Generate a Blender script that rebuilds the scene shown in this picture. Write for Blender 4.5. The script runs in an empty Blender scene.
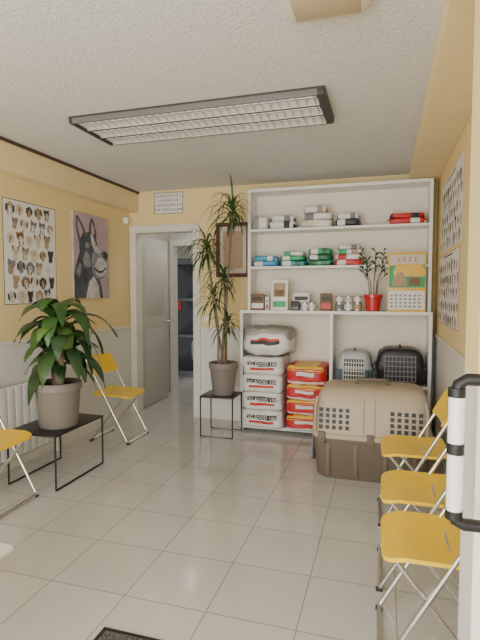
import bpy, bmesh, math, random
from mathutils import Vector, Matrix, noise
random.seed(7)
COL=bpy.context.collection
# ------------------------------------------------------------------ materials
def mat(name,col,rough=0.5,metal=0.0,bump=0.0,bscale=40,var=0.0,vscale=6,emit=0.0,trans=0.0,coat=0.0):
    m=bpy.data.materials.new(name); m.use_nodes=True; nt=m.node_tree; b=nt.nodes["Principled BSDF"]
    b.inputs["Roughness"].default_value=rough; b.inputs["Metallic"].default_value=metal
    b.inputs["Base Color"].default_value=(*col,1); b.inputs["Coat Weight"].default_value=coat
    if emit: b.inputs["Emission Color"].default_value=(*col,1); b.inputs["Emission Strength"].default_value=emit
    tc=nt.nodes.new("ShaderNodeTexCoord")
    if var:
        n=nt.nodes.new("ShaderNodeTexNoise"); n.inputs["Scale"].default_value=vscale; n.inputs["Detail"].default_value=4
        nt.links.new(tc.outputs["Object"],n.inputs["Vector"])
        r=nt.nodes.new("ShaderNodeMapRange"); r.inputs[1].default_value=0.3; r.inputs[2].default_value=0.7
        r.inputs[3].default_value=1-var; r.inputs[4].default_value=1+var; nt.links.new(n.outputs["Fac"],r.inputs[0])
        mx=nt.nodes.new("ShaderNodeVectorMath"); mx.operation='SCALE'; mx.inputs[0].default_value=col
        nt.links.new(r.outputs[0],mx.inputs["Scale"]); nt.links.new(mx.outputs[0],b.inputs["Base Color"])
    if bump:
        n=nt.nodes.new("ShaderNodeTexNoise"); n.inputs["Scale"].default_value=bscale; n.inputs["Detail"].default_value=5
        nt.links.new(tc.outputs["Object"],n.inputs["Vector"])
        bp=nt.nodes.new("ShaderNodeBump"); bp.inputs["Strength"].default_value=bump; bp.inputs["Distance"].default_value=0.01
        nt.links.new(n.outputs["Fac"],bp.inputs["Height"]); nt.links.new(bp.outputs[0],b.inputs["Normal"])
    return m
def wall_mat(name,up,low,split):
    m=mat(name,up,0.75,bump=0.3,bscale=70); nt=m.node_tree; b=nt.nodes["Principled BSDF"]
    g=nt.nodes.new("ShaderNodeNewGeometry"); s=nt.nodes.new("ShaderNodeSeparateXYZ"); nt.links.new(g.outputs["Position"],s.inputs[0])
    c=nt.nodes.new("ShaderNodeMath"); c.operation='GREATER_THAN'; c.inputs[1].default_value=split; nt.links.new(s.outputs[2],c.inputs[0])
    mx=nt.nodes.new("ShaderNodeMix"); mx.data_type='RGBA'; nt.links.new(c.outputs[0],mx.inputs[0])
    mx.inputs[6].default_value=(*low,1); mx.inputs[7].default_value=(*up,1)
    n=nt.nodes.new("ShaderNodeTexNoise"); n.inputs["Scale"].default_value=2.5; n.inputs["Detail"].default_value=6
    r=nt.nodes.new("ShaderNodeMapRange"); r.inputs[3].default_value=0.93; r.inputs[4].default_value=1.05; nt.links.new(n.outputs["Fac"],r.inputs[0])
    sc=nt.nodes.new("ShaderNodeVectorMath"); sc.operation='SCALE'; nt.links.new(mx.outputs[2],sc.inputs[0]); nt.links.new(r.outputs[0],sc.inputs["Scale"])
    nt.links.new(sc.outputs[0],b.inputs["Base Color"]); return m
YEL=(0.88,0.70,0.35); LOW=(0.79,0.775,0.72)
M_WALL=wall_mat("wall_paint_two_tone",YEL,LOW,1.0)
M_WALLP=wall_mat("wall_paint_return",YEL,(0.84,0.82,0.76),1.19)
M_YEL=mat("yellow_plaster",(0.87,0.71,0.40),0.8,bump=0.3,bscale=70,var=0.04)
M_CEIL=mat("ceiling_stucco",(0.73,0.72,0.70),0.9,bump=0.7,bscale=65,var=0.04,vscale=40)
M_HALL=mat("hall_paint",(0.66,0.65,0.61),0.8,var=0.03)
M_WHITE=mat("white_melamine",(0.88,0.87,0.83),0.4,var=0.02)
M_SHBACK=mat("cream_back_panel",(0.86,0.80,0.67),0.6,var=0.03)
M_TRIM=mat("cream_trim",(0.78,0.75,0.66),0.5,var=0.03)
M_BLACK=mat("black_metal",(0.012,0.012,0.013),0.4)
M_CHROME=mat("chrome",(0.75,0.74,0.72),0.22,metal=1.0)
M_CHY=mat("yellow_plastic",(0.97,0.63,0.008),0.36,var=0.03,coat=0.25)
M_POT=mat("grey_pot",(0.21,0.185,0.16),0.55,bump=0.1)
M_SOIL=mat("soil",(0.05,0.03,0.02),0.95,bump=1.0,bscale=80,var=0.3,vscale=60)
M_LEAF=mat("leaf_green",(0.035,0.10,0.02),0.32,var=0.35,vscale=9)
M_LEAF2=mat("leaf_dark",(0.022,0.06,0.02),0.38,var=0.35,vscale=12)
M_LEAF3=mat("leaf_light",(0.09,0.17,0.04),0.36,var=0.25,vscale=9)
M_TRUNK=mat("trunk_bark",(0.24,0.17,0.11),0.85,bump=0.6,bscale=60,var=0.2,vscale=20)
M_GREYSACK=mat("kraft_grey_plastic",(0.34,0.32,0.29),0.4,var=0.08,bump=0.4,bscale=14)
M_SACKW=mat("sack_white",(0.76,0.74,0.70),0.4,var=0.05,bump=0.3,bscale=14)
M_RED=mat("print_red",(0.58,0.02,0.018),0.4,var=0.06)
M_YPR=mat("print_yellow",(0.85,0.52,0.06),0.4,var=0.06)
M_DARK=mat("dark_print_and_openings",(0.03,0.03,0.035),0.5)  # print on packs, also the painted shade in carrier openings
M_BLUE=mat("print_blue",(0.03,0.28,0.48),0.4,var=0.1)
M_GREEN=mat("print_green",(0.02,0.36,0.13),0.4,var=0.1)
M_DGREEN=mat("print_dark_green",(0.02,0.14,0.07),0.4)
M_TAUPE=mat("taupe_plastic",(0.155,0.12,0.085),0.55,bump=0.15)
M_BEIGE=mat("beige_plastic",(0.50,0.42,0.30),0.5,bump=0.12)
M_BLKP=mat("black_plastic",(0.02,0.02,0.022),0.42)
M_BLUEG=mat("blue_plastic",(0.10,0.17,0.23),0.45)
M_LBLUE=mat("pale_grey_plastic",(0.46,0.50,0.52),0.45)
M_GREYP=mat("grey_plastic",(0.30,0.31,0.32),0.5)
M_PAPER=mat("paper_white",(0.84,0.82,0.78),0.7)
M_INK=mat("ink",(0.06,0.06,0.06),0.7)
M_BROWN=mat("brown_print",(0.22,0.12,0.06),0.6,var=0.2,vscale=40)
M_TAN=mat("tan_print",(0.45,0.32,0.20),0.6,var=0.2,vscale=40)
M_GREYD=mat("grey_print",(0.22,0.22,0.24),0.6,var=0.25,vscale=40)
M_CREAM=mat("cream_print",(0.68,0.60,0.47),0.6,var=0.1,vscale=40)
M_SILVER=mat("tin_silver",(0.6,0.6,0.58),0.3,metal=0.9)
M_REDPOT=mat("red_ceramic",(0.60,0.015,0.02),0.25,coat=0.5)
M_WOODRED=mat("dark_red_wood",(0.10,0.018,0.012),0.45,var=0.2)
M_CABLE=mat("brown_moulding",(0.09,0.045,0.03),0.6)
M_RAD=mat("radiator_enamel",(0.84,0.83,0.79),0.35)
M_LOUV=mat("louver_aluminium",(0.82,0.81,0.79),0.3,metal=0.6)
M_TUBE=mat("fluorescent_tube",(0.9,0.9,0.86),0.4,emit=0.5)
M_DGREY=mat("lamp_casing",(0.05,0.045,0.04),0.5)
M_MGREY=mat("lamp_frame_grey",(0.20,0.19,0.18),0.45,metal=0.3)
M_GLASS=mat("dark_glass",(0.03,0.035,0.04),0.1)
# ------------------------------------------------------------------ mesh builder
class MB:
    def __init__(s,name): s.name=name; s.bm=bmesh.new(); s.mats=[]
    def mi(s,m):
        if m not in s.mats: s.mats.append(m)
        return s.mats.index(m)
    def merge(s,tb,m=None,M=None):
        if m is not None:
            i=s.mi(m)
            for f in tb.faces: f.material_index=i
        if M is not None: bmesh.ops.transform(tb,matrix=M,verts=tb.verts)
        me=bpy.data.meshes.new("tmp"); tb.to_mesh(me); tb.free(); s.bm.from_mesh(me); bpy.data.meshes.remove(me)
    def box(s,lo,hi,m,bev=0.0,M=None,seg=2):
        tb=bmesh.new(); bmesh.ops.create_cube(tb,size=1)
        lo=Vector(lo);hi=Vector(hi);c=(lo+hi)/2;d=hi-lo
        for v in tb.verts: v.co=Vector((v.co.x*d.x+c.x,v.co.y*d.y+c.y,v.co.z*d.z+c.z))
        if bev: bmesh.ops.bevel(tb,geom=tb.edges[:]+tb.verts[:],offset=bev,segments=seg,affect='EDGES',profile=0.5)
        s.merge(tb,m,M)
    def tube(s,pts,r,m,n=10,M=None,close=False):
        tb=bmesh.new(); pts=[Vector(p) for p in pts]; rings=[]; L=len(pts)
        rr=r if isinstance(r,(list,tuple)) else [r]*L
        up=None
        for i,p in enumerate(pts):
            if close: t=(pts[(i+1)%L]-pts[i-1])
            else: t=(pts[min(i+1,L-1)]-pts[max(i-1,0)])
            t.normalize()
            if up is None:
                up=Vector((0,0,1)) if abs(t.z)<0.9 else Vector((1,0,0))
            a=t.cross(up)
            if a.length<1e-4: a=t.orthogonal()
            a.normalize(); b=a.cross(t).normalized(); up=b
            rings.append([tb.verts.new(p+(a*math.cos(2*math.pi*k/n)+b*math.sin(2*math.pi*k/n))*rr[i]) for k in range(n)])
        rng=range(L if close else L-1)
        for i in rng:
            A=rings[i];B=rings[(i+1)%L]
            for k in range(n): tb.faces.new((A[k],A[(k+1)%n],B[(k+1)%n],B[k]))
        if not close:
            tb.faces.new(rings[0][::-1]); tb.faces.new(rings[-1])
        bmesh.ops.recalc_face_normals(tb,faces=tb.faces)
        s.merge(tb,m,M)
    def loft(s,secs,m,n=40,p=5,M=None,cap0=True,cap1=True,matfn=None):
        tb=bmesh.new(); rings=[]
        for q in secs:
            z,hx,hy=q[:3]; ox,oy=(q[3],q[4]) if len(q)>3 else (0,0)
            ring=[]
            for k in range(n):
                a=2*math.pi*(k+0.5)/n; c=math.cos(a); d=math.sin(a)
                ring.append(tb.verts.new((ox+hx*math.copysign(abs(c)**(2/p),c),oy+hy*math.copysign(abs(d)**(2/p),d),z)))
            rings.append(ring)
        for i in range(len(rings)-1):
            for k in range(n):
                tb.faces.new((rings[i][k],rings[i][(k+1)%n],rings[i+1][(k+1)%n],rings[i+1][k]))
        if cap0: tb.faces.new(rings[0][::-1])
        if cap1: tb.faces.new(rings[-1])
        s.merge(tb,m,M)
    def lathe(s,prof,m,c=(0,0,0),n=32,M=None):
        tb=bmesh.new(); rings=[]
        for r,z in prof:
            rings.append([tb.verts.new((c[0]+r*math.cos(2*math.pi*k/n),c[1]+r*math.sin(2*math.pi*k/n),c[2]+z)) for k in range(n)])
        for i in range(len(rings)-1):
            for k in range(n): tb.faces.new((rings[i][k],rings[i][(k+1)%n],rings[i+1][(k+1)%n],rings[i+1][k]))
        tb.faces.new(rings[0][::-1]); tb.faces.new(rings[-1])
        s.merge(tb,m,M)
    def poly(s,pts,m,flat=True):
        vs=[s.bm.verts.new(p) for p in pts]; f=s.bm.faces.new(vs); f.material_index=s.mi(m)
    def pillow(s,size,m,n=4.5,res=10,noi=0.01,M=None,matfn=None,seed=0,sag=0.0):
        tb=bmesh.new(); bmesh.ops.create_cube(tb,size=2); bmesh.ops.subdivide_edges(tb,edges=tb.edges[:],cuts=res,use_grid_fill=True)
        i0=s.mi(m)
        for f in tb.faces:
            c=f.calc_center_median()
            f.material_index=i0
            if matfn:
                mm=matfn(c.x,c.y,c.z)
                if mm is not None: f.material_index=s.mi(mm)
        for v in tb.verts:
            p=v.co.copy(); k=(abs(p.x)**n+abs(p.y)**n+abs(p.z)**n)**(1/n); q=p/k
            w=Vector((q.x*size[0]/2,q.y*size[1]/2,q.z*size[2]/2))
            nn=noise.noise_vector(w*9+Vector((seed*3.1,seed,seed*1.7)))*noi+noise.noise_vector(w*28+Vector((seed,0,0)))*noi*0.4
            w+=nn; w.z-=sag*(q.x**2)*size[2]
            v.co=w
        zmin=min(v.co.z for v in tb.verts)
        for v in tb.verts: v.co.z=max(v.co.z, zmin+0.004)-zmin-0.004
        s.merge(tb,None,M)
    def text(s,txt,size,m,M,ext=0.0004,align='CENTER'):
        c=bpy.data.curves.new("t","FONT"); c.body=txt; c.size=size; c.extrude=ext; c.align_x=align; c.align_y='CENTER'; c.resolution_u=2
        o=bpy.data.objects.new("t",c); COL.objects.link(o); dg=bpy.context.evaluated_depsgraph_get()
        me=bpy.data.meshes.new_from_object(o.evaluated_get(dg)); tb=bmesh.new(); tb.from_mesh(me)
        bpy.data.objects.remove(o); bpy.data.curves.remove(c); bpy.data.meshes.remove(me); s.merge(tb,m,M)
    def done(s,loc=(0,0,0),rz=0.0,smooth=True,rot=None,parent=None):
        me=bpy.data.meshes.new(s.name); s.bm.to_mesh(me); s.bm.free()
        for m in s.mats: me.materials.append(m)
        o=bpy.data.objects.new(s.name,me); COL.objects.link(o); o.location=loc; o.rotation_euler=rot if rot else (0,0,rz)
        if smooth:
            for p in me.polygons: p.use_smooth=True
            try: me.set_sharp_from_angle(angle=math.radians(38))
            except Exception: pass
        if parent: o.parent=parent
        return o
def T(x,y,z,rx=0,ry=0,rz=0):
    return Matrix.Translation((x,y,z))@Matrix.Rotation(rz,4,'Z')@Matrix.Rotation(ry,4,'Y')@Matrix.Rotation(rx,4,'X')
def basis(o,u,v):
    u=Vector(u);v=Vector(v);n=u.cross(v); M=Matrix.Identity(4)
    for i in range(3): M[i][0]=u[i];M[i][1]=v[i];M[i][2]=n[i];M[i][3]=o[i]
    return M
# ------------------------------------------------------------------ room shell
XL=-2.82; XR=0.46; YB=4.96; ZC=2.53; YF=-1.3
m=mat("floor_tiles",(0.6,0.57,0.52),0.22,coat=0.0); nt=m.node_tree; b=nt.nodes["Principled BSDF"]
tc=nt.nodes.new("ShaderNodeTexCoord"); mp=nt.nodes.new("ShaderNodeMapping"); mp.inputs["Location"].default_value=(0.33,0.10,0)
br=nt.nodes.new("ShaderNodeTexBrick"); br.offset=0; br.inputs["Scale"].default_value=1; br.inputs["Brick Width"].default_value=0.40; br.inputs["Row Height"].default_value=0.40
br.inputs["Mortar Size"].default_value=0.003; br.inputs["Mortar Smooth"].default_value=0.2; br.inputs["Bias"].default_value=0
br.inputs["Color1"].default_value=(0.61,0.60,0.57,1); br.inputs["Color2"].default_value=(0.575,0.56,0.53,1); br.inputs["Mortar"].default_value=(0.32,0.30,0.27,1)
nt.links.new(tc.outputs["Object"],mp.inputs[0]); nt.links.new(mp.outputs[0],br.inputs["Vector"])
n=nt.nodes.new("ShaderNodeTexNoise"); n.inputs["Scale"].default_value=120; n.inputs["Detail"].default_value=3; nt.links.new(tc.outputs["Object"],n.inputs["Vector"])
r=nt.nodes.new("ShaderNodeMapRange"); r.inputs[3].default_value=0.9; r.inputs[4].default_value=1.1; nt.links.new(n.outputs["Fac"],r.inputs[0])
sc=nt.nodes.new("ShaderNodeVectorMath"); sc.operation='SCALE'; nt.links.new(br.outputs["Color"],sc.inputs[0]); nt.links.new(r.outputs[0],sc.inputs["Scale"]); nt.links.new(sc.outputs[0],b.inputs["Base Color"])
r2=nt.nodes.new("ShaderNodeMapRange"); r2.inputs[3].default_value=0.08; r2.inputs[4].default_value=0.16; nt.links.new(n.outputs["Fac"],r2.inputs[0]); nt.links.new(r2.outputs[0],b.inputs["Roughness"])
b.inputs["IOR"].default_value=1.7
bp=nt.nodes.new("ShaderNodeBump"); bp.invert=True; bp.inputs["Strength"].default_value=0.4; bp.inputs["Distance"].default_value=0.002; nt.links.new(br.outputs["Fac"],bp.inputs["Height"]); nt.links.new(bp.outputs[0],b.inputs["Normal"])
M_FLOOR=m
o=MB("floor"); o.box((-4.2,YF-0.1,-0.1),(XR+0.15,9.0,0),M_FLOOR); o.done(smooth=False)
o=MB("ceiling"); o.box((-4.2,YF-0.1,ZC),(XR+0.15,YB+0.12,ZC+0.1),M_CEIL); o.done(smooth=False)
o=MB("ceiling_hall"); o.box((-4.2,YB+0.12,2.45),(XR+0.15,9.0,2.55),M_CEIL); o.done(smooth=False)
o=MB("wall_left"); o.box((XL-0.12,YF,0),(XL,YB+0.12,ZC),M_WALL); o.done(smooth=False)
o=MB("wall_right"); o.box((XR,YF,0),(XR+0.12,YB+0.12,ZC),M_WALL); o.done(smooth=False)
DX0,DX1,DZ=-2.745,-2.02,2.08
o=MB("wall_back"); o.box((XL,YB,0),(DX0,YB+0.12,ZC),M_WALL); o.box((DX0,YB,DZ),(DX1,YB+0.12,ZC),M_WALL); o.box((DX1,YB,0),(XR,YB+0.12,ZC),M_WALL); o.done(smooth=False)
o=MB("wall_front")
o.box((XL,YF-0.12,0),(XR,YF,0.25),M_WALL); o.box((XL,YF-0.12,2.4),(XR,YF,ZC),M_WALL); o.box((XL,YF-0.12,0.25),(XL+0.2,YF,2.4),M_WALL); o.done(smooth=False)
o=MB("window_1")
for x in (-2.6,-1.6,-0.6,0.4): o.box((x-0.025,YF-0.09,0.25),(x+0.025,YF-0.03,2.4),M_SILVER)
for z in (0.27,2.38): o.box((-2.62,YF-0.09,z-0.02),(0.42,YF-0.03,z+0.02),M_SILVER)
o.done(smooth=False)
o=MB("wall_right_return"); o.box((0.215,1.25,0),(XR,1.45,ZC),M_WALLP,0.004); o.done(smooth=False)
o=MB("beam_left"); o.box((XL,YF,2.30),(-2.70,YB,ZC),M_YEL,0.003); o.done(smooth=False)
o=MB("trim_cable_moulding"); o.box((-2.70,YF,2.505),(-2.685,YB,2.528),M_CABLE); o.done(smooth=False)
o=MB("beam_right"); o.box((0.20,YF,2.43),(XR,YB,ZC),M_YEL,0.003); o.done(smooth=False)
o=MB("trim_dado_left"); o.box((XL,YF,0.985),(XL+0.014,YB,1.015),M_TRIM,0.004); o.done(smooth=False)
o=MB("trim_dado_back"); o.box((-1.95,YB-0.014,0.985),(XR,YB,1.015),M_TRIM,0.004); o.done(smooth=False)
o=MB("trim_dado_right"); o.box((XR-0.014,1.46,0.985),(XR,YB,1.015),M_TRIM,0.004); o.done(smooth=False)
o=MB("baseboard_left"); o.box((XL,YF,0),(XL+0.01,YB,0.07),M_TRIM); o.done(smooth=False)
o=MB("baseboard_back"); o.box((-1.95,YB-0.01,0),(XR,YB,0.07),M_TRIM); o.done(smooth=False)
o=MB("baseboard_right"); o.box((XR-0.01,1.46,0),(XR,YB,0.07),M_TRIM); o.done(smooth=False)
# door frame 1
o=MB("trim_door_frame")
o.box((DX0-0.065,YB-0.02,0),(DX0+0.012,YB+0.13,DZ-0.01),M_TRIM,0.004); o.box((DX1-0.012,YB-0.02,0),(DX1+0.07,YB+0.13,DZ-0.01),M_TRIM,0.004)
o.box((DX0-0.065,YB-0.02,DZ-0.012),(DX1+0.07,YB+0.13,DZ+0.07),M_TRIM,0.004); o.done(smooth=False)
# hall
M_DOORG=mat("door_lacquer",(0.55,0.53,0.48),0.45,var=0.02)
o=MB("wall_hall_left"); o.box((-3.0,YB+0.12,0),(-2.9,6.2,2.45),M_HALL); o.done(smooth=False)
o=MB("wall_hall_right"); o.box((-1.55,YB+0.12,0),(-1.45,9.0,2.45),M_HALL); o.done(smooth=False)
HX0,HX1=-2.86,-2.20
o=MB("wall_hall_far"); o.box((-3.0,6.2,0),(HX0,6.3,2.45),M_HALL); o.box((HX1,6.2,0),(-1.55,6.3,2.45),M_HALL); o.box((HX0,6.2,2.05),(HX1,6.3,2.45),M_HALL); o.done(smooth=False)
o=MB("trim_hall_door_frame"); o.box((HX0-0.03,6.17,0),(HX0+0.03,6.31,2.04),M_TRIM); o.box((HX1-0.03,6.17,0),(HX1+0.05,6.31,2.04),M_TRIM); o.box((HX0-0.03,6.17,2.04),(HX1+0.05,6.31,2.12),M_TRIM); o.done(smooth=False)
o=MB("wall_room_back"); o.box((-4.1,8.9,0),(-1.5,9.0,2.45),M_HALL); o.done(smooth=False)
o=MB("wall_room_left"); o.box((-4.1,6.3,0),(-4.0,8.9,2.45),M_HALL); o.done(smooth=False)
o=MB("door_1"); o.box((-2.80,5.10,0.01),(-2.76,5.84,2.06),M_DOORG,0.004)
for z0,z1 in((0.15,0.95),(1.1,1.95)): 
    o.box((-2.762,5.22,z0),(-2.756,5.72,z1),M_DOORG,0.003)
o.tube([(-2.76,5.78,1.02),(-2.71,5.78,1.02),(-2.71,5.67,1.02)],0.009,M_SILVER); o.done()
# cabinet & equipment in further room
o=MB("equipment_cabinet")
o.box((-3.45,7.3,0.0),(-2.95,7.7,1.95),M_GREYD,0.01); 
for z in(0.1,0.7,1.3): o.box((-3.42,7.28,z),(-2.98,7.3,z+0.55),M_GLASS,0.01)
o.tube([(-3.0,7.27,0.3),(-3.0,7.25,0.35),(-3.0,7.25,0.55),(-3.0,7.27,0.6)],0.008,M_SILVER)
o.box((-3.3,7.27,1.1),(-3.2,7.29,1.25),M_RED); o.done()
# ------------------------------------------------------------------ ceiling lamp
o=MB("fluorescent_ceiling_lamp")
x0,x1,y0,y1,zb,zt=-1.98,-0.335,2.72,3.22,2.485,ZC
o.box((x0,y0,zt-0.012),(x1,y1,zt),M_DGREY)
for xa,xb in((x0,x0+0.035),(x1-0.05,x1)): o.box((xa,y0,zb),(xb,y1,zt-0.001),M_DGREY,0.01)
for k in range(4):
    yy=y0+0.01+(y1-y0-0.02)*k/3; o.box((x0+0.03,yy-0.009,zb),(x1-0.04,yy+0.009,zt-0.005),M_MGREY if k in(0,3) else M_DGREY,0.003)
w=(y1-y0-0.02)/3
for k in range(3):
    ya=y0+0.01+w*k+0.012; yb=ya+w-0.024; yc=(ya+yb)/2
    o.tube([(x0+0.06,yc,zb+0.028),(x1-0.06,yc,zb+0.028)],0.007,M_TUBE,12)
    for i in range(30):
        xx=x0+0.06+(x1-x0-0.13)*i/29; o.box((xx-0.002,ya,zb+0.001),(xx+0.002,yb,zb+0.020),M_LOUV)
    for sgn,yy in((1,ya),(-1,yb)):
        o.poly([(x0+0.04,yy,zb+0.001),(x1-0.05,yy,zb+0.001),(x1-0.05,yy+sgn*0.03,zt-0.013),(x0+0.04,yy+sgn*0.03,zt-0.013)],M_LOUV)
o.done(smooth=False)
o=MB("emergency_light"); M_EML=mat("emergency_cover",(0.50,0.40,0.25),0.4); M_EMF=mat("emergency_frame",(0.74,0.69,0.58),0.5)
o.loft([(2.53,0.165,0.13),(2.50,0.165,0.13),(2.485,0.155,0.12),(2.475,0.13,0.10)],M_EMF,M=T(-0.23,1.885,0))
o.box((-0.355,1.79,2.466),(-0.105,1.955,2.476),M_EML,0.003); o.done()
# ------------------------------------------------------------------ shelf unit
o=MB("shelving_unit")
LX0,LX1,LY=-1.39,0.41,4.61; UX0,UX1,UY=-1.33,0.40,4.68; t=0.03; YK=4.945
o.box((LX0,LY,0.03),(LX0+t,YK,1.19),M_WHITE,0.002); o.box((LX1-t,LY,0.03),(LX1,YK,1.19),M_WHITE,0.002)
o.box((-0.50,LY,0.06),(-0.47,YK,1.19),M_WHITE,0.002)
o.box((LX0,LY-0.005,1.19),(LX1,YK,1.22),M_WHITE,0.002); o.box((LX0+t,LY,0.03),(LX1-t,YK,0.06),M_WHITE,0.002)
o.box((-0.47,LY+0.01,0.51),(LX1-t,YK,0.54),M_WHITE,0.002)
o.box((LX0+t,YK-0.012,0.06),(LX1-t,YK-0.002,1.19),M_SHBACK)
for x in(LX0+0.05,-0.485,LX1-0.05):
    for y in (LY+0.04,YK-0.04): o.box((x-0.015,y-0.015,0),(x+0.015,y+0.015,0.03),M_BLACK)
o.box((UX0,UY,1.22),(UX0+t,YK,2.42),M_WHITE,0.002); o.box((UX1-t,UY,1.22),(UX1,YK,2.42),M_WHITE,0.002)
o.box((UX0+t,UY,2.39),(UX1-t,YK,2.42),M_WHITE,0.002)
o.box((UX0+t,UY,2.00),(UX1-t,YK,2.025),M_WHITE,0.002); o.box((UX0+t,UY,1.63),(UX1-t,YK,1.655),M_WHITE,0.002)
o.box((UX0+t,YK-0.012,1.22),(UX1-t,YK-0.002,2.39),M_SHBACK)
o.done(smooth=False)
# ------------------------------------------------------------------ sacks
def sack(name,x0,x1,y0,z0,dep,h,base,matfn=None,n=5,noi=0.012,seed=0,rx=0,ry=0,rz=0,res=14,flap=None,label=None):
    o=MB(name); o.pillow((x1-x0,dep,h),base,n=n,noi=noi,matfn=matfn,seed=seed,res=res)
    if flap:
        w=(x1-x0)*0.42; o.box((-w,-dep/2-0.012,h*0.80),(w,-dep/2+0.02,h*0.85),flap,0.002)
    if label:
        o.text(label,h*0.26,M_PAPER,T(0,-dep/2-0.010,h*0.61,rx=math.pi/2),ext=0.002)
    return o.done(loc=((x0+x1)/2,y0+dep/2,z0),rot=(rx,ry,rz))
def whitebag(x,y,z):
    if y<-0.95:
        if -0.8<x<0.8 and 0.0<z<0.5: return M_DARK
        if -0.6<x<0.6 and -0.5<z<-0.2: return M_RED
z=0.062
for i in range(4):
    sack("pet_food_sack",-1.35+0.006*(i%2),-0.935,4.51+0.01*(i%2),z,0.40,0.180,M_SACKW,whitebag,seed=i,n=9,noi=0.009,flap=M_SACKW,label="DOG FOOD 15KG"); z+=0.175
def topbag(x,y,z):
    if y<-0.95:
        if abs(x)<0.65 and -0.15<z<0.25: return M_RED if z>0.05 else M_DARK
        if z<0.45: return M_SACKW
    if x>0.95 and z<0.2: return M_SACKW
sack("pet_food_sack",-1.35,-0.86,4.49,z+0.006,0.43,0.29,M_GREYSACK,topbag,seed=9,n=4.5,noi=0.025)
z=0.062
def redbag(x,y,z):
    if y<-0.95:
        if z>0.45: return M_YPR
        if z<-0.6: return M_SACKW
        if abs(x)<0.5 and -0.1<z<0.3: return M_SACKW
    if z>0.99 and abs(x)<0.6: return M_YPR
for i in range(4):
    h=0.155 if i<3 else 0.19
    sack("kibble_bag",-0.905,-0.52,4.50+0.012*(i%2),z,0.40,h,M_RED,redbag,seed=20+i,n=7,noi=0.012,flap=M_RED); z+=h-0.006
def pouch(x0,x1,z0,h,c0,c1,c2,seed,y=4.70,d=0.21,rz=0.0):
    def f(x,y_,z):
        if y_<-0.95 or z>0.97:
            if -0.8<x<-0.15: return c1
            if 0.2<x<0.65: return c2
        if abs(x)>0.99 and z<0: return c2
    sack("treat_bag",x0,x1,y,z0,d,h,c0,f,seed=seed,n=6,noi=0.007,rz=rz,res=11)
R2=2.027
pouch(-1.29,-1.13,R2,0.13,M_SACKW,M_GREYSACK,M_SACKW,31); pouch(-1.12,-0.86,R2,0.075,M_SACKW,M_SACKW,M_DARK,32); pouch(-1.11,-0.87,R2+0.072,0.06,M_SACKW,M_SACKW,M_GREYD,33,rz=0.05)
pouch(-0.80,-0.50,R2,0.075,M_SACKW,M_CREAM,M_SACKW,34); pouch(-0.79,-0.50,R2+0.071,0.07,M_SACKW,M_GREYD,M_SACKW,35,rz=-0.04); pouch(-0.78,-0.55,R2+0.137,0.07,M_SACKW,M_SACKW,M_TAN,36)
pouch(-0.47,-0.24,R2,0.07,M_DARK,M_SACKW,M_DARK,37); pouch(-0.46,-0.25,R2+0.066,0.06,M_SACKW,M_SACKW,M_GREYD,38,rz=0.05)
pouch(0.01,0.35,R2,0.055,M_RED,M_RED,M_SACKW,39); pouch(0.03,0.33,R2+0.05,0.05,M_RED,M_RED,M_DARK,40,rz=0.08)
R3=1.657
pouch(-1.29,-1.03,R3,0.055,M_BLUE,M_SACKW,M_BLUE,41); pouch(-1.28,-1.04,R3+0.052,0.055,M_BLUE,M_BLUE,M_SACKW,42,rz=0.04)
pouch(-1.01,-0.75,R3,0.055,M_BLUE,M_SACKW,M_DGREEN,43); pouch(-1.01,-0.76,R3+0.052,0.05,M_GREEN,M_SACKW,M_GREEN,44); pouch(-0.99,-0.77,R3+0.098,0.045,M_SACKW,M_GREEN,M_SACKW,45,rz=0.05)
for k in range(3): pouch(-0.73,-0.50,R3+0.054*k,0.058,M_GREEN if k!=1 else M_DGREEN,M_SACKW if k else M_DGREEN,M_DGREEN,46+k,rz=0.03*(k-1))
pouch(-0.48,-0.20,R3,0.055,M_RED,M_SACKW,M_RED,50); pouch(-0.47,-0.20,R3+0.052,0.055,M_SACKW,M_RED,M_SACKW,51); pouch(-0.46,-0.21,R3+0.103,0.05,M_SACKW,M_GREEN,M_TAN,52); pouch(-0.45,-0.23,R3+0.15,0.045,M_CREAM,M_SACKW,M_GREYD,53,rz=0.05)
# row 4 objects
R4=1.221
def carton(name,x0,x1,h,base,c2,y=4.66,d=0.08,txt=None):
    o=MB(name); w=x1-x0
    o.box((-w/2,0,0),(w/2,d,h),base,0.002); o.box((-w/2+0.008,-0.0015,h*0.12),(w/2-0.008,0.0,h*0.45),c2); o.box((-w/2+0.015,-0.0015,h*0.62),(w/2-0.015,0.0,h*0.85),M_DARK)
    o.box((-w/2,0.0,h),(w/2,0.0015,h+0.012),base)
    return o.done(loc=((x0+x1)/2,y,R4))
carton("medicine_box",-1.29,-1.155,0.15,M_BROWN,M_PAPER)
carton("medicine_box",-1.145,-1.105,0.12,M_PAPER,M_RED)
o=MB("framed_photo"); o.box((-0.085,0,0),(0.085,0.012,0.30),M_WHITE,0.003); o.box((-0.06,-0.002,0.13),(0.06,0.0,0.27),M_TAN); o.box((-0.065,-0.002,0.03),(0.065,0,0.09),M_GREEN)
o.loft([(0.0,0.045,0.001),(0.06,0.05,0.001)],M_BROWN,n=20,p=2,M=T(0,-0.003,0.14)); o.box((-0.01,0.012,0),(0.01,0.07,0.004),M_WHITE); o.done(loc=(-1.0,4.65,R4),rot=(-0.08,0,0))
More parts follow.
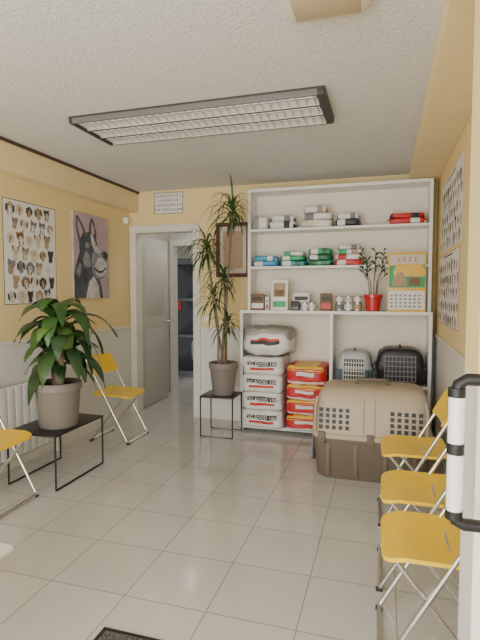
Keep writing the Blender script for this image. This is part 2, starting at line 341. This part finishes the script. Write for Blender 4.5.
def tin(x,r,h,body,lid,y=4.70,z=R4):
    o=MB("food_tin"); o.lathe([(r*0.97,0),(r,0.004),(r,0.012),(r*0.97,0.016),(r*0.97,h-0.016),(r,h-0.012),(r,h-0.003),(r*0.94,h),(r*0.9,h-0.004),(0.001,h-0.004)],body,n=24)
    o.lathe([(r*0.975,h*0.15),(r*0.99,h*0.17),(r*0.99,h*0.83),(r*0.975,h*0.85)],lid,n=24); o.done(loc=(x,y,z))
carton("medicine_box",-0.87,-0.71,0.16,M_PAPER,M_GREYD,y=4.70)
carton("medicine_box",-0.88,-0.80,0.08,M_DARK,M_GREYD,y=4.64,d=0.05)
for k in range(2): tin(-0.745+0.07*k,0.032,0.08,M_SILVER,M_PAPER,4.65)
carton("medicine_box",-0.60,-0.49,0.155,M_BROWN,M_RED)
for k in range(3): tin(-0.42+0.085*k,0.04,0.075,M_SILVER,[M_GREYD,M_PAPER,M_TAN][k],4.70)
for k in range(3): tin(-0.42+0.085*k,0.038,0.065,M_SILVER,[M_PAPER,M_CREAM,M_PAPER][k],4.71,R4+0.0765)
# red pot plant with sticks
o=MB("potted_bamboo")
o.lathe([(0.055,0),(0.062,0.005),(0.078,0.12),(0.088,0.125),(0.09,0.155),(0.08,0.157),(0.075,0.14)],M_REDPOT,n=28); o.lathe([(0.07,0.135),(0.001,0.137)],M_SOIL,n=20)
for i in range(16):
    a=i*0.7; r0=0.03; dx=math.cos(a)*0.11; dy=-abs(math.sin(a))*0.03
    h=0.38+0.04*(i%3)
    P=[(math.cos(a)*r0,math.sin(a)*r0*0.6,0.12),(math.cos(a)*0.045,dy*0.5,0.28),(dx*0.9,dy,h*0.85),(dx*1.05,dy*1.2,h+0.1)]
    o.tube(P,[0.006,0.005,0.004,0.002],M_TRUNK,6)
    for j in range(5):
        p=Vector(P[2]).lerp(Vector(P[3]),j/4.2); q=p+Vector((math.cos(a+j*2)*0.045,-0.02,0.035)); o.tube([p,(p+q)/2+Vector((0,0,.01)),q],[0.002,0.009,0.001],M_LEAF2,5)
o.done(loc=(-0.11,4.695,R4))
# calendar
o=MB("tabletop_calendar")
o.box((-0.165,0,0),(0.165,0.004,0.54),M_YPR,0.001); o.box((-0.155,-0.002,0.22),(0.155,0,0.42),M_GREEN); o.box((-0.155,-0.002,0.43),(0.155,0,0.52),M_CREAM)
o.box((-0.155,-0.003,0.02),(0.155,0,0.19),M_PAPER)
o.loft([(0,0.13,0.001),(0.05,0.14,0.001),(0.1,0.11,0.001)],M_YPR,n=20,p=3,M=T(0.02,-0.003,0.32)); o.loft([(0,0.07,0.001),(0.09,0.05,0.001),(0.13,0.02,0.001)],M_TAN,n=20,p=3,M=T(-0.06,-0.004,0.23)); o.loft([(0,0.05,0.001),(0.07,0.045,0.001)],M_BROWN,n=20,p=2.5,M=T(0.07,-0.004,0.24))
for i in range(4):
    for j in range(7): o.box((-0.14+0.04*j,-0.004,0.04+0.033*i),(-0.12+0.04*j,-0.003,0.055+0.033*i),M_GREYD)
o.text("2 0 2 3",0.06,M_RED,T(0,-0.0025,0.475,rx=math.pi/2))
o.poly([(-0.15,0.004,0.5),(0.15,0.004,0.5),(0.15,0.06,0.0),(-0.15,0.06,0.0)],M_PAPER)
o.done(loc=(0.185,4.617,R4),rot=(-0.06,0,0.0))
# ------------------------------------------------------------------ pet carriers
def carrier(name,loc,L,W,H,low,top,door,vents=True,rz=0,wire=M_GREYP,groups=((-0.30,5),(0.28,5))):
    o=MB(name); hx,hy=L/2,W/2; hs=H*0.46
    S=[(0.0,hx*0.88,hy*0.86),(0.02*H,hx*0.91,hy*0.89),(hs*0.93,hx*0.975,hy*0.97),(hs*0.94,hx,hy),(hs,hx,hy)]
    o.loft(S,low,n=56,p=7)
    U=[(hs,hx,hy),(hs+0.05*H,hx,hy),(hs+0.055*H,hx*0.97,hy*0.965),(H*0.80,hx*0.93,hy*0.88),(H*0.90,hx*0.90,hy*0.80),(H*0.97,hx*0.84,hy*0.66),(H,hx*0.74,hy*0.5)]
    o.loft(U,top,n=56,p=7,cap0=False)
    def ys(z):
        for a,b in zip(U[2:],U[3:]):
            if a[0]<=z<=b[0]: return a[2]+(b[2]-a[2])*(z-a[0])/(b[0]-a[0])
        return hy
    for sg in(-1,1):
        for gx,nc in groups:
            for i in range(nc):
                for j in range(4):
                    xc=gx*L+(i-(nc-1)/2)*L*0.055; z0=H*(0.56+0.062*j); z1=z0+H*0.042
                    ya=ys(z0)*sg; yb=ys(z1)*sg; e=0.002*sg; w=L*0.016
                    o.poly([(xc-w,ya+e,z0),(xc+w,ya+e,z0),(xc+w,yb+e,z1),(xc-w,yb+e,z1)],M_DARK)  # vent slots as flat quads, inner shade put into their dark colour
        for xx in(-0.46,-0.06,0.03,0.44):
            o.tube([(xx*L,sg*(hy*0.965),hs+0.06*H),(xx*L,sg*ys(H*0.8),H*0.8),(xx*L*0.97,sg*ys(H*0.9),H*0.9)],L*0.010,top,6)
        for xx in(-0.4,0.0,0.4):
            o.box((xx*L-0.03*L,sg*hy-0.012,hs-0.05*H),(xx*L+0.03*L,sg*hy+0.012,hs+0.07*H),low,0.004)
        for xx in(-0.35,-0.12,0.12,0.35):
            o.box((xx*L-0.02*L,sg*hy*0.93-0.012,0.05*H),(xx*L+0.02*L,sg*hy*0.93+0.012,hs*0.88),low,0.005)
    o.tube([(-0.14*L,0,H-0.004),(-0.12*L,0,H+0.05*H),(0.12*L,0,H+0.05*H),(0.14*L,0,H-0.004)],0.018*H+0.004,low,8)
    xd=-hx-0.006
    for i in range(9):
        yy=-hy*0.62+hy*1.24*i/8; o.tube([(xd,yy,H*0.14),(xd+L*0.03,yy*0.95,H*0.80)],0.0035,wire,6)
    for j in range(6):
        f=j/5; o.tube([(xd+L*0.03*f,-hy*0.62,H*(0.14+0.66*f)),(xd+L*0.03*f,hy*0.62,H*(0.14+0.66*f))],0.0045,wire,6)
    o.box((-hx*0.985,-hy*0.6,H*0.15),(-hx*0.955,hy*0.6,H*0.78),M_DARK)  # dark sheet painted as the shaded inside behind the wire door
    return o.done(loc=loc,rz=rz)
carrier("dog_kennel_carrier",(-0.085,3.86,0.0),0.88,0.60,0.68,M_TAUPE,M_BEIGE,M_GREYP)
carrier("cat_carrier",(-0.27,4.735,0.542),0.34,0.31,0.30,M_BLUEG,M_LBLUE,M_GREYP,rz=math.pi/2,wire=M_PAPER)
carrier("cat_carrier",(0.14,4.735,0.542),0.34,0.44,0.34,M_BLKP,M_BLKP,M_GREYP,rz=math.pi/2,wire=M_GREYP)
# ------------------------------------------------------------------ folding chairs
def chair(loc,rz):
    o=MB("folding_chair"); r=0.0105
    def bend(P,k=4,rad=0.03):
        P=[Vector(p) for p in P]; out=[P[0]]
        for i in range(1,len(P)-1):
            a=P[i]+(P[i-1]-P[i]).normalized()*rad; b=P[i]+(P[i+1]-P[i]).normalized()*rad
            for j in range(k+1):
                t=j/k; out.append(a.lerp(P[i],t).lerp(P[i].lerp(b,t),t))
        out.append(P[-1]); return out
    o.tube(bend([(-0.245,-0.19,0.79),(0.19,-0.19,0.012),(0.19,0.19,0.012),(-0.245,0.19,0.79)]),r,M_CHROME)
    o.tube(bend([(0.14,-0.168,0.425),(-0.20,-0.168,0.012),(-0.20,0.168,0.012),(0.14,0.168,0.425)]),r,M_CHROME)
    o.tube([(0.14,-0.17,0.425),(0.14,0.17,0.425)],0.008,M_CHROME)
    o.tube([(-0.055,-0.19,0.435),(-0.055,0.19,0.435)],0.007,M_CHROME)
    tb=bmesh.new(); N=14
    def sp(i,j,dz):
        u=-1+2*i/N; v=-1+2*j/N
        k=(abs(u)**7+abs(v)**7)**(1/7); s=max(abs(u),abs(v)); 
        f=s/k if k>0 else 1
        u*=f; v*=f
        x=u*0.19; y=v*0.195
        z=0.452-0.014*(1-u*u)*(1-v*v)-(0.02*max(0,u-0.6)/0.4 if u>0.6 else 0)+(0.012*max(0,-u-0.6)/0.4)
        return (x,y,z+dz)
    top=[[tb.verts.new(sp(i,j,0)) for j in range(N+1)] for i in range(N+1)]
    bot=[[tb.verts.new(sp(i,j,-0.016)) for j in range(N+1)] for i in range(N+1)]
    for i in range(N):
        for j in range(N):
            tb.faces.new((top[i][j],top[i+1][j],top[i+1][j+1],top[i][j+1])); tb.faces.new((bot[i][j],bot[i][j+1],bot[i+1][j+1],bot[i+1][j]))
    for k in range(N):
        for A in((top[k][0],bot[k][0],bot[k+1][0],top[k+1][0]),(top[k+1][N],bot[k+1][N],bot[k][N],top[k][N]),(top[0][k+1],bot[0][k+1],bot[0][k],top[0][k]),(top[N][k],bot[N][k],bot[N][k+1],top[N][k+1])): tb.faces.new(A)
    o.merge(tb,M_CHY)
    tb=bmesh.new(); NY,NZ=14,6; F=[];B=[]
    for i in range(NY+1):
        fy=-1+2*i/NY; rowF=[];rowB=[]
        for j in range(NZ+1):
            fz=-1+2*j/NZ; kk=(abs(fy)**8+abs(fz)**8)**(1/8); s=max(abs(fy),abs(fz)); f=s/kk if kk>0 else 1
            y=fy*f*0.2; zz=0.705+fz*f*0.085; x=-0.245+(0.79-zz)*0.56-0.028*(1-fy*fy)+0.012
            rowF.append(tb.verts.new((x+0.012,y,zz))); rowB.append(tb.verts.new((x,y,zz)))
        F.append(rowF);B.append(rowB)
    for i in range(NY):
        for j in range(NZ):
            tb.faces.new((F[i][j],F[i+1][j],F[i+1][j+1],F[i][j+1])); tb.faces.new((B[i][j],B[i][j+1],B[i+1][j+1],B[i+1][j]))
    for i in range(NY):
        tb.faces.new((F[i][0],B[i][0],B[i+1][0],F[i+1][0])); tb.faces.new((F[i+1][NZ],B[i+1][NZ],B[i][NZ],F[i][NZ]))
    for j in range(NZ):
        tb.faces.new((F[0][j+1],B[0][j+1],B[0][j],F[0][j])); tb.faces.new((F[NY][j],B[NY][j],B[NY][j+1],F[NY][j+1]))
    o.merge(tb,M_CHY)
    for y in(-0.19,0.19):
        for p in((0.19,0.012),(-0.2,0.012)): o.box((p[0]-0.015,y*0.95-0.012,0),(p[0]+0.015,y*0.95+0.012,0.014),M_BLKP,0.003)
    return o.done(loc=loc,rz=rz)
chair((0.18,3.12,0),math.pi+0.03)
chair((0.185,2.46,0),math.pi)
chair((0.19,1.96,0),math.pi+0.02)
chair((-2.43,4.05,0),0.0)
chair((-2.45,2.49,0),0.03)
# ------------------------------------------------------------------ side tables
def side_table(name,x0,x1,y0,y1,h,sled):
    o=MB(name); cx,cy=(x0+x1)/2,(y0+y1)/2; hx,hy=(x1-x0)/2,(y1-y0)/2; r=0.008
    o.box((-hx,-hy,h-0.016),(hx,hy,h),M_BLACK,0.003)
    if sled=='y':
        for x in(-hx+r,hx-r): o.tube([(x,-hy+r,h-0.01),(x,-hy+r,r),(x,hy-r,r),(x,hy-r,h-0.01)],r,M_BLACK,8)
    else:
        for y in(-hy+r,hy-r): o.tube([(-hx+r,y,h-0.01),(-hx+r,y,r),(hx-r,y,r),(hx-r,y,h-0.01)],r,M_BLACK,8)
    return o.done(loc=(cx,cy,0))
side_table("side_table",-2.60,-2.18,2.78,3.38,0.40,'y')
side_table("plant_stand",-1.70,-1.36,4.28,4.59,0.40,'x')
o=MB("white_table")
o.box((-2.05,0.85,0.43),(-1.315,1.435,0.455),M_WHITE,0.011)
for x in(-1.99,-1.38):
    for y in(0.91,1.37): o.box((x-0.02,y-0.02,0),(x+0.02,y+0.02,0.435),M_WHITE,0.003)
o.done()
# ------------------------------------------------------------------ plants
def leaf(o,base,az,el,L,W,droop,m,seg=8,fold=0.25,broad=False):
    base=Vector(base); d=Vector((math.cos(az)*math.cos(el),math.sin(az)*math.cos(el),math.sin(el))); p=base.copy()
    side=Vector((-math.sin(az),math.cos(az),0)); st=L/seg; prev=None; idx=o.mi(m); ph=random.uniform(0,6)
    for i in range(seg+1):
        f=i/seg
        if broad: w=W*max(0.02,(0.30+0.70*math.sin(min(1,f/0.45)*math.pi/2)))*(1-max(0,(f-0.45)/0.55)**1.8)
        else: w=W*(0.35+0.65*math.sin(min(1,f*1.5+0.15)*math.pi/2))*(1-f**3)
        w=max(w,0.0005)
        nrm=side.cross(d).normalized(); wav=0.006*math.sin(f*9+ph) if broad else 0
        c=[o.bm.verts.new(p-side*w/2-nrm*(-w*fold+wav)),o.bm.verts.new(p),o.bm.verts.new(p+side*w/2+nrm*(w*fold+wav))]
        if prev:
            for a in(0,1):
                fc=o.bm.faces.new((prev[a],prev[a+1],c[a+1],c[a])); fc.material_index=idx
        prev=c; p=p+d*st; d=(d+Vector((0,0,-droop*(0.4+f)))*(1.0/seg)*2).normalized()
def pot(o,r,h,tp=0.78):
    o.lathe([(r*tp,0),(r*(tp+.03),0.01),(r*0.95,h*0.80),(r*0.97,h*0.82),(r*1.02,h*0.83),(r*1.02,h*0.98),(r*0.99,h),(r*0.90,h),(r*0.90,h*0.9)],M_POT,n=40)
    o.lathe([(r*0.9,h*0.9),(0.001,h*0.92)],M_SOIL,n=24)
random.seed(11)
o=MB("potted_dracaena"); pot(o,0.168,0.33,0.80)
crowns=[((0.0,0.0,0.76),24,0.56),((0.08,-0.05,0.58),20,0.50),((-0.08,0.05,0.48),18,0.44)]
for (cx,cy,cz),nl,L in crowns:
    o.tube([(cx*0.5,cy*0.5,0.28),(cx*0.8,cy*0.8,(cz+0.28)/2),(cx,cy,cz+0.03)],[0.026,0.022,0.018],M_TRUNK,10)
    for i in range(nl):
        f=i/nl; az=i*2.399+cx*20; el=1.30-1.0*(1-f)+random.uniform(-0.15,0.15)
        LL=L*random.uniform(0.75,1.1)*(1-0.25*f)
        if math.cos(az)<-0.5: LL*=0.75
        leaf(o,(cx,cy,cz-0.05+0.12*f),az,el,LL,0.112,2.5*random.uniform(0.6,1.25),random.choice([M_LEAF,M_LEAF,M_LEAF2,M_LEAF2,M_LEAF3]),seg=10,fold=0.12,broad=True)
o.done(loc=(-2.34,3.03,0.401))
o=MB("potted_dragon_tree"); pot(o,0.140,0.315,0.72)
C=[((0.10,0.0,1.78),58,0.38),((-0.16,-0.02,1.44),54,0.40),((0.0,0.02,1.14),42,0.34),((-0.10,0.0,0.95),34,0.30),((0.06,-0.04,0.72),30,0.28)]
for (cx,cy,cz),nl,L in C:
    bx=cx*0.3; P=[(bx,cy,0.27),(bx+0.02*math.sin(cz*9),cy,cz*0.45),(cx*0.75+0.02*math.cos(cz*5),cy,cz*0.72),(cx,cy,cz)]
    Q=[]
    for i in range(3):
        for j in range(4): Q.append(Vector(P[i]).lerp(Vector(P[i+1]),j/4))
    Q.append(Vector(P[3])); 
    for _ in range(2): Q=[Q[0]]+[(Q[k-1]+Q[k]*2+Q[k+1])/4 for k in range(1,len(Q)-1)]+[Q[-1]]
    o.tube(Q,[0.012]*len(Q),M_TRUNK,8)
    for i in range(nl):
        f=i/nl; az=i*2.399; el=1.35-1.6*(1-f)+random.uniform(-0.15,0.15)
        LL=L*random.uniform(0.8,1.15)
        if math.cos(az)>0.2 or math.sin(az)>0.5: LL*=0.5 if math.sin(az)>0 else 0.66
        leaf(o,(cx,cy,cz-0.1+0.12*f),az,el,LL,0.023,2.2*random.uniform(0.7,1.3),random.choice([M_LEAF,M_LEAF2,M_LEAF2,M_LEAF]),seg=7,fold=0.15)
o.done(loc=(-1.505,4.43,0.401))
# ------------------------------------------------------------------ radiator
o=MB("radiator")
ry0,ry1=2.30,3.50; N=15
for i in range(N):
    y=ry0+(ry1-ry0)*(i+0.5)/N; w=(ry1-ry0)/N
    o.box((XL+0.03,y-w*0.46,0.12),(XL+0.10,y+w*0.46,0.67),M_RAD,0.012)
o.tube([(XL+0.065,ry0,0.17),(XL+0.065,ry1,0.17)],0.016,M_RAD); o.tube([(XL+0.065,ry0,0.62),(XL+0.065,ry1,0.62)],0.016,M_RAD)
o.tube([(XL+0.065,ry1,0.17),(XL+0.065,ry1+0.04,0.17),(XL+0.065,ry1+0.04,0.0)],0.009,M_RAD); o.box((XL,2.5,0.5),(XL+0.04,2.54,0.56),M_RAD); o.box((XL,3.2,0.5),(XL+0.04,3.24,0.56),M_RAD)
o.done()
# ------------------------------------------------------------------ posters
PAL=[M_BROWN,M_TAN,M_GREYD,M_INK,M_CREAM,M_TAN,M_INK,M_SACKW]
def ell(cx,cy,rx,ry,n=12,a0=0): return [(cx+rx*math.cos(a0+2*math.pi*k/n),cy+ry*math.sin(a0+2*math.pi*k/n)) for k in range(n)]
def flat(o,M,pts,lay,m): o.poly([M@Vector((p[0],p[1],lay*0.0006)) for p in pts],m)
def doghead(o,M,x,y,s,c,k,tilt):
    def F(pts,lay,m):
        ct,st=math.cos(tilt),math.sin(tilt)
        flat(o,M,[(x+(p[0]*ct-p[1]*st)*s,y+(p[0]*st+p[1]*ct)*s) for p in pts],lay,m)
    muz=random.choice([M_CREAM,M_PAPER,M_TAN,c]); ear=random.choice([c,M_INK,M_BROWN])
    F([(-.4,-.8),(-.15,-.95),(.2,-.9),(.4,-.75),(.4,0),(-.4,0)],2,c); F(ell(0,-.7,.2,.28,10),3,muz)
    if k%2: 
        for g in(-1,1): F([(g*.6,.1),(g*.6,.95),(g*.15,.6)][::g],3,ear)
    else:
        for g in(-1,1): F(ell(g*.56,-.02,.2,.5),5,ear)
    F(ell(0,.15,.52,.6,14),4,c); F(ell(0,-.12,.3,.4,12),6,muz)
    F(ell(0,-.02,.12,.09,8),7,M_INK)
    for g in(-1,1): F(ell(g*.22,.28,.07,.07,8),7,M_INK)
def dog_poster(name,M,w,h,nx,ny,s,title=True,border=M_INK,top=0.9):
    o=MB(name); o.box((0,0,0.0),(w,h,0.0006),border,M=M); flat(o,M,[(0.006,0.006),(w-0.006,0.006),(w-0.006,h-0.006),(0.006,h-0.006)],1.5,M_PAPER)
    for j in range(ny):
        for i in range(nx):
            mg=s*1.15
            x=mg+(w-2*mg)*((i+0.5*(j%2)*0.9+0.05)/(nx-0.5))+random.uniform(-.1,.1)*s; y=mg+(h*top-2*mg)*j/(ny-1)+random.uniform(-.15,.15)*s
            x=min(max(x,mg*0.9),w-mg*0.9)
            doghead(o,M,x,y,s*random.uniform(0.85,1.2),PAL[random.randrange(8)],random.randrange(4),random.uniform(-.3,.3))
    if title:
        for a,b in((0.28,0.72),): o.box((w*a,h*0.95,0.001),(w*b,h*0.97,0.0016),M_INK,M=M)
    o.done(smooth=False)
ML=basis((XL+0.001,3.04,1.30),(0,1,0),(0,0,1)); dog_poster("dog_breed_poster",ML,0.62,0.83,5,7,0.060,title=False,top=1.0)
MR=basis((XR-0.001,4.55,1.73),(0,-1,0),(0,0,1)); dog_poster("dog_breed_poster",MR,1.2,0.56,9,5,0.048,border=M_PAPER)
MR=basis((XR-0.001,4.62,1.14),(0,-1,0),(0,0,1)); dog_poster("dog_breed_poster",MR,1.2,0.56,9,5,0.048,border=M_RED)
# great dane canvas
M_MAUVE=mat("mauve_background",(0.50,0.39,0.42),0.7,var=0.18,vscale=5); M_DB=mat("dog_blue_grey",(0.085,0.095,0.12),0.7,var=0.5,vscale=12); M_DL=mat("dog_white",(0.62,0.61,0.63),0.7,var=0.25,vscale=12); M_PK=mat("inner_ear_pink",(0.55,0.38,0.36),0.7)  # palest dog colour is the white of its coat
M_DM=mat("dog_mid_grey",(0.26,0.27,0.31),0.7,var=0.4,vscale=12)
W,H=0.60,0.82; MD=basis((XL+0.001,3.89,1.34),(0,1,0),(0,0,1)); o=MB("great_dane_canvas"); o.box((0,0,0),(W,H,0.02),M_MAUVE,M=MD)
def fl(pts,lay,m): o.poly([MD@Vector((p[0]*W,p[1]*H,0.0202+lay*0.0008)) for p in pts],m)
# neck and chest
fl([(0.0,0.0),(0.80,0.0),(0.76,0.14),(0.66,0.30),(0.40,0.55),(0.16,0.55),(0.06,0.40),(0.0,0.28)],1,M_DB)
fl([(0.30,0.0),(0.70,0.0),(0.66,0.16),(0.54,0.27),(0.40,0.20)],2,M_DL)
# broad skull
fl([(0.16,0.50),(0.14,0.62),(0.20,0.72),(0.32,0.78),(0.46,0.79),(0.58,0.75),(0.65,0.66),(0.66,0.50),(0.60,0.36),(0.40,0.32),(0.24,0.38)],2,M_DB)
# square deep muzzle with jowl
fl([(0.56,0.64),(0.68,0.60),(0.84,0.59),(0.93,0.55),(0.94,0.44),(0.92,0.33),(0.84,0.26),(0.74,0.23),(0.62,0.24),(0.50,0.30),(0.46,0.44)],3,M_DM)
fl([(0.66,0.50),(0.82,0.49),(0.91,0.44),(0.90,0.34),(0.82,0.28),(0.70,0.26),(0.58,0.30),(0.56,0.40)],4,M_DL)
fl([(0.55,0.38),(0.66,0.335),(0.78,0.34),(0.90,0.39),(0.90,0.365),(0.78,0.315),(0.66,0.305),(0.55,0.35)],5,M_INK)
fl([(0.80,0.585),(0.92,0.575),(0.955,0.53),(0.94,0.49),(0.86,0.485),(0.80,0.52)],6,M_INK)
# cropped pointed ears
fl([(0.14,0.64),(0.07,0.80),(0.06,0.95),(0.12,0.96),(0.24,0.86),(0.33,0.77),(0.24,0.70)],4,M_DB)
fl([(0.40,0.77),(0.42,0.88),(0.48,0.98),(0.55,0.93),(0.62,0.80),(0.61,0.71),(0.50,0.74)],4,M_DB)
fl([(0.17,0.70),(0.10,0.82),(0.10,0.92),(0.17,0.87),(0.25,0.78)],5,M_PK); fl([(0.46,0.78),(0.48,0.92),(0.55,0.86),(0.57,0.77)],5,M_PK)
# blaze, brows, eyes, cheek
fl([(0.44,0.77),(0.51,0.77),(0.58,0.68),(0.66,0.60),(0.78,0.58),(0.66,0.54),(0.54,0.58),(0.47,0.66)],5,M_DL)
fl([(0.28,0.64),(0.34,0.67),(0.43,0.64),(0.40,0.60),(0.32,0.60)],5,M_DM); fl(ell(0.37,0.625,0.03,0.018),7,M_TAN); fl(ell(0.37,0.625,0.015,0.014),8,M_INK)
fl(ell(0.585,0.645,0.02,0.015),7,M_TAN); fl(ell(0.585,0.645,0.011,0.011),8,M_INK)
fl([(0.22,0.44),(0.30,0.56),(0.42,0.52),(0.44,0.38),(0.32,0.36)],4,M_DM)
fl([(0.05,0.30),(0.14,0.42),(0.20,0.40),(0.14,0.24)],4,M_DM)
o.done(smooth=False)
# sign above door
MS=basis((-2.50,YB-0.001,2.27),(1,0,0),(0,0,1))
o=MB("door_sign"); o.box((0,0,0),(0.35,0.235,0.003),M_PAPER,M=MS)
for i,t in enumerate(("CONSULTA Nº 2","HORARIO DE","URGENCIAS 24 H","POR FAVOR LLAME")):
    o.text(t,0.041,M_INK,MS@T(0.175,0.195-0.05*i,0.0035))
for (a,b,c,d) in((0,0,0.35,0.006),(0,0.229,0.35,0.235),(0,0,0.006,0.235),(0.344,0,0.35,0.235)): o.box((a,b,0.003),(c,d,0.004),M_INK,M=MS)
o.done(smooth=False)
# framed picture
MP=basis((-1.76,YB-0.001,1.56),(1,0,0),(0,0,1)); o=MB("framed_picture"); fw,fh=0.38,0.58
for a,b,c,d in((0,0,fw,0.04),(0,fh-0.04,fw,fh),(0,0.035,0.04,fh-0.035),(fw-0.04,0.035,fw,fh-0.035)): o.box((a,b,0),(c,d,0.025),M_WOODRED,0.004,M=MP)
o.box((0.035,0.035,0),(fw-0.035,fh-0.035,0.008),M_CREAM,M=MP); o.box((0.08,0.09,0.008),(fw-0.08,fh-0.09,0.009),M_TAN,M=MP); o.done(smooth=False)
o=MB("motion_sensor"); o.loft([(0,0.025,0.04),(0.03,0.024,0.038),(0.045,0.015,0.028)],M_WHITE,M=basis((XL+0.0,4.86,2.2),(0,1,0),(0,0,1))); o.done()
o=MB("light_switch"); o.box((-1.905,YB-0.012,1.06),(-1.835,YB,1.14),M_WHITE,0.004); o.box((-1.89,YB-0.017,1.075),(-1.85,YB-0.01,1.125),M_WHITE,0.003); o.done()
# ------------------------------------------------------------------ pull handle on the return
o=MB("door_pull_handle"); M_HW=mat("handle_white",(0.85,0.84,0.80),0.25,coat=0.4)
hx,hyy=0.158,1.165; M_HB=mat("handle_black",(0.006,0.006,0.007),0.45)
o.tube([(hx,hyy,0.905),(hx,hyy,1.165)],0.0175,M_HW,20)
for za,zb in((0.885,0.905),(1.165,1.185),(1.035,1.06)): o.tube([(hx,hyy,za),(hx,hyy,zb)],0.019,M_HB,20)
def arc(z,dz):
    return [(hx,hyy,z),(hx+0.004,hyy,z+dz*0.6),(hx+0.02,hyy,z+dz),(0.30,hyy,z+dz),(0.30,1.249,z+dz)]
o.tube(arc(1.175,0.03),0.014,M_HB,12); o.tube(arc(0.895,-0.022),0.014,M_HB,12)
o.done()
# ------------------------------------------------------------------ door mat
o=MB("door_mat"); M_MAT=mat("coir_mat",(0.10,0.095,0.09),0.95,bump=1.0,bscale=150,var=0.7,vscale=90)
o.box((-1.08,1.05,0.0),(-0.25,1.665,0.010),M_MAT,0.004); o.box((-1.10,1.03,0.0),(-0.23,1.685,0.006),M_BLKP,0.002); o.done(smooth=False)
# ------------------------------------------------------------------ lights
def area(name,loc,rot,sx,sy,e,col):
    l=bpy.data.lights.new(name,'AREA'); l.shape='RECTANGLE'; l.size=sx; l.size_y=sy; l.energy=e; l.color=col
    o=bpy.data.objects.new(name,l); COL.objects.link(o); o.location=loc; o.rotation_euler=rot; return o
area("window_daylight",(-1.1,YF+0.02,1.3),(math.radians(90),0,0),3.0,2.1,140,(1.0,0.99,0.975))
area("hall_fill_light",(-2.2,5.6,2.40),(0,0,0),0.5,0.5,5,(1.0,0.97,0.92))  # added fill that brightens the hall
area("room_fill_light",(-2.6,8.2,2.4),(0,0,0),0.8,0.8,16,(1.0,0.97,0.92))  # added unseen fill for the room past the hall
w=bpy.data.worlds.new("World"); bpy.context.scene.world=w; w.use_nodes=True
w.node_tree.nodes["Background"].inputs[0].default_value=(0.9,0.94,1.0,1); w.node_tree.nodes["Background"].inputs[1].default_value=1.0
# ------------------------------------------------------------------ camera
cam=bpy.data.objects.new("Camera",bpy.data.cameras.new("Camera")); COL.objects.link(cam); bpy.context.scene.camera=cam
F=481.0; th=math.atan(145/F); ph=math.atan(28/F)
cam.data.sensor_fit='VERTICAL'; cam.data.sensor_height=24; cam.data.lens=24*F/640; cam.data.clip_start=0.02
cam.location=(0,0,1.4); cam.rotation_euler=(math.pi/2-ph,0,th)
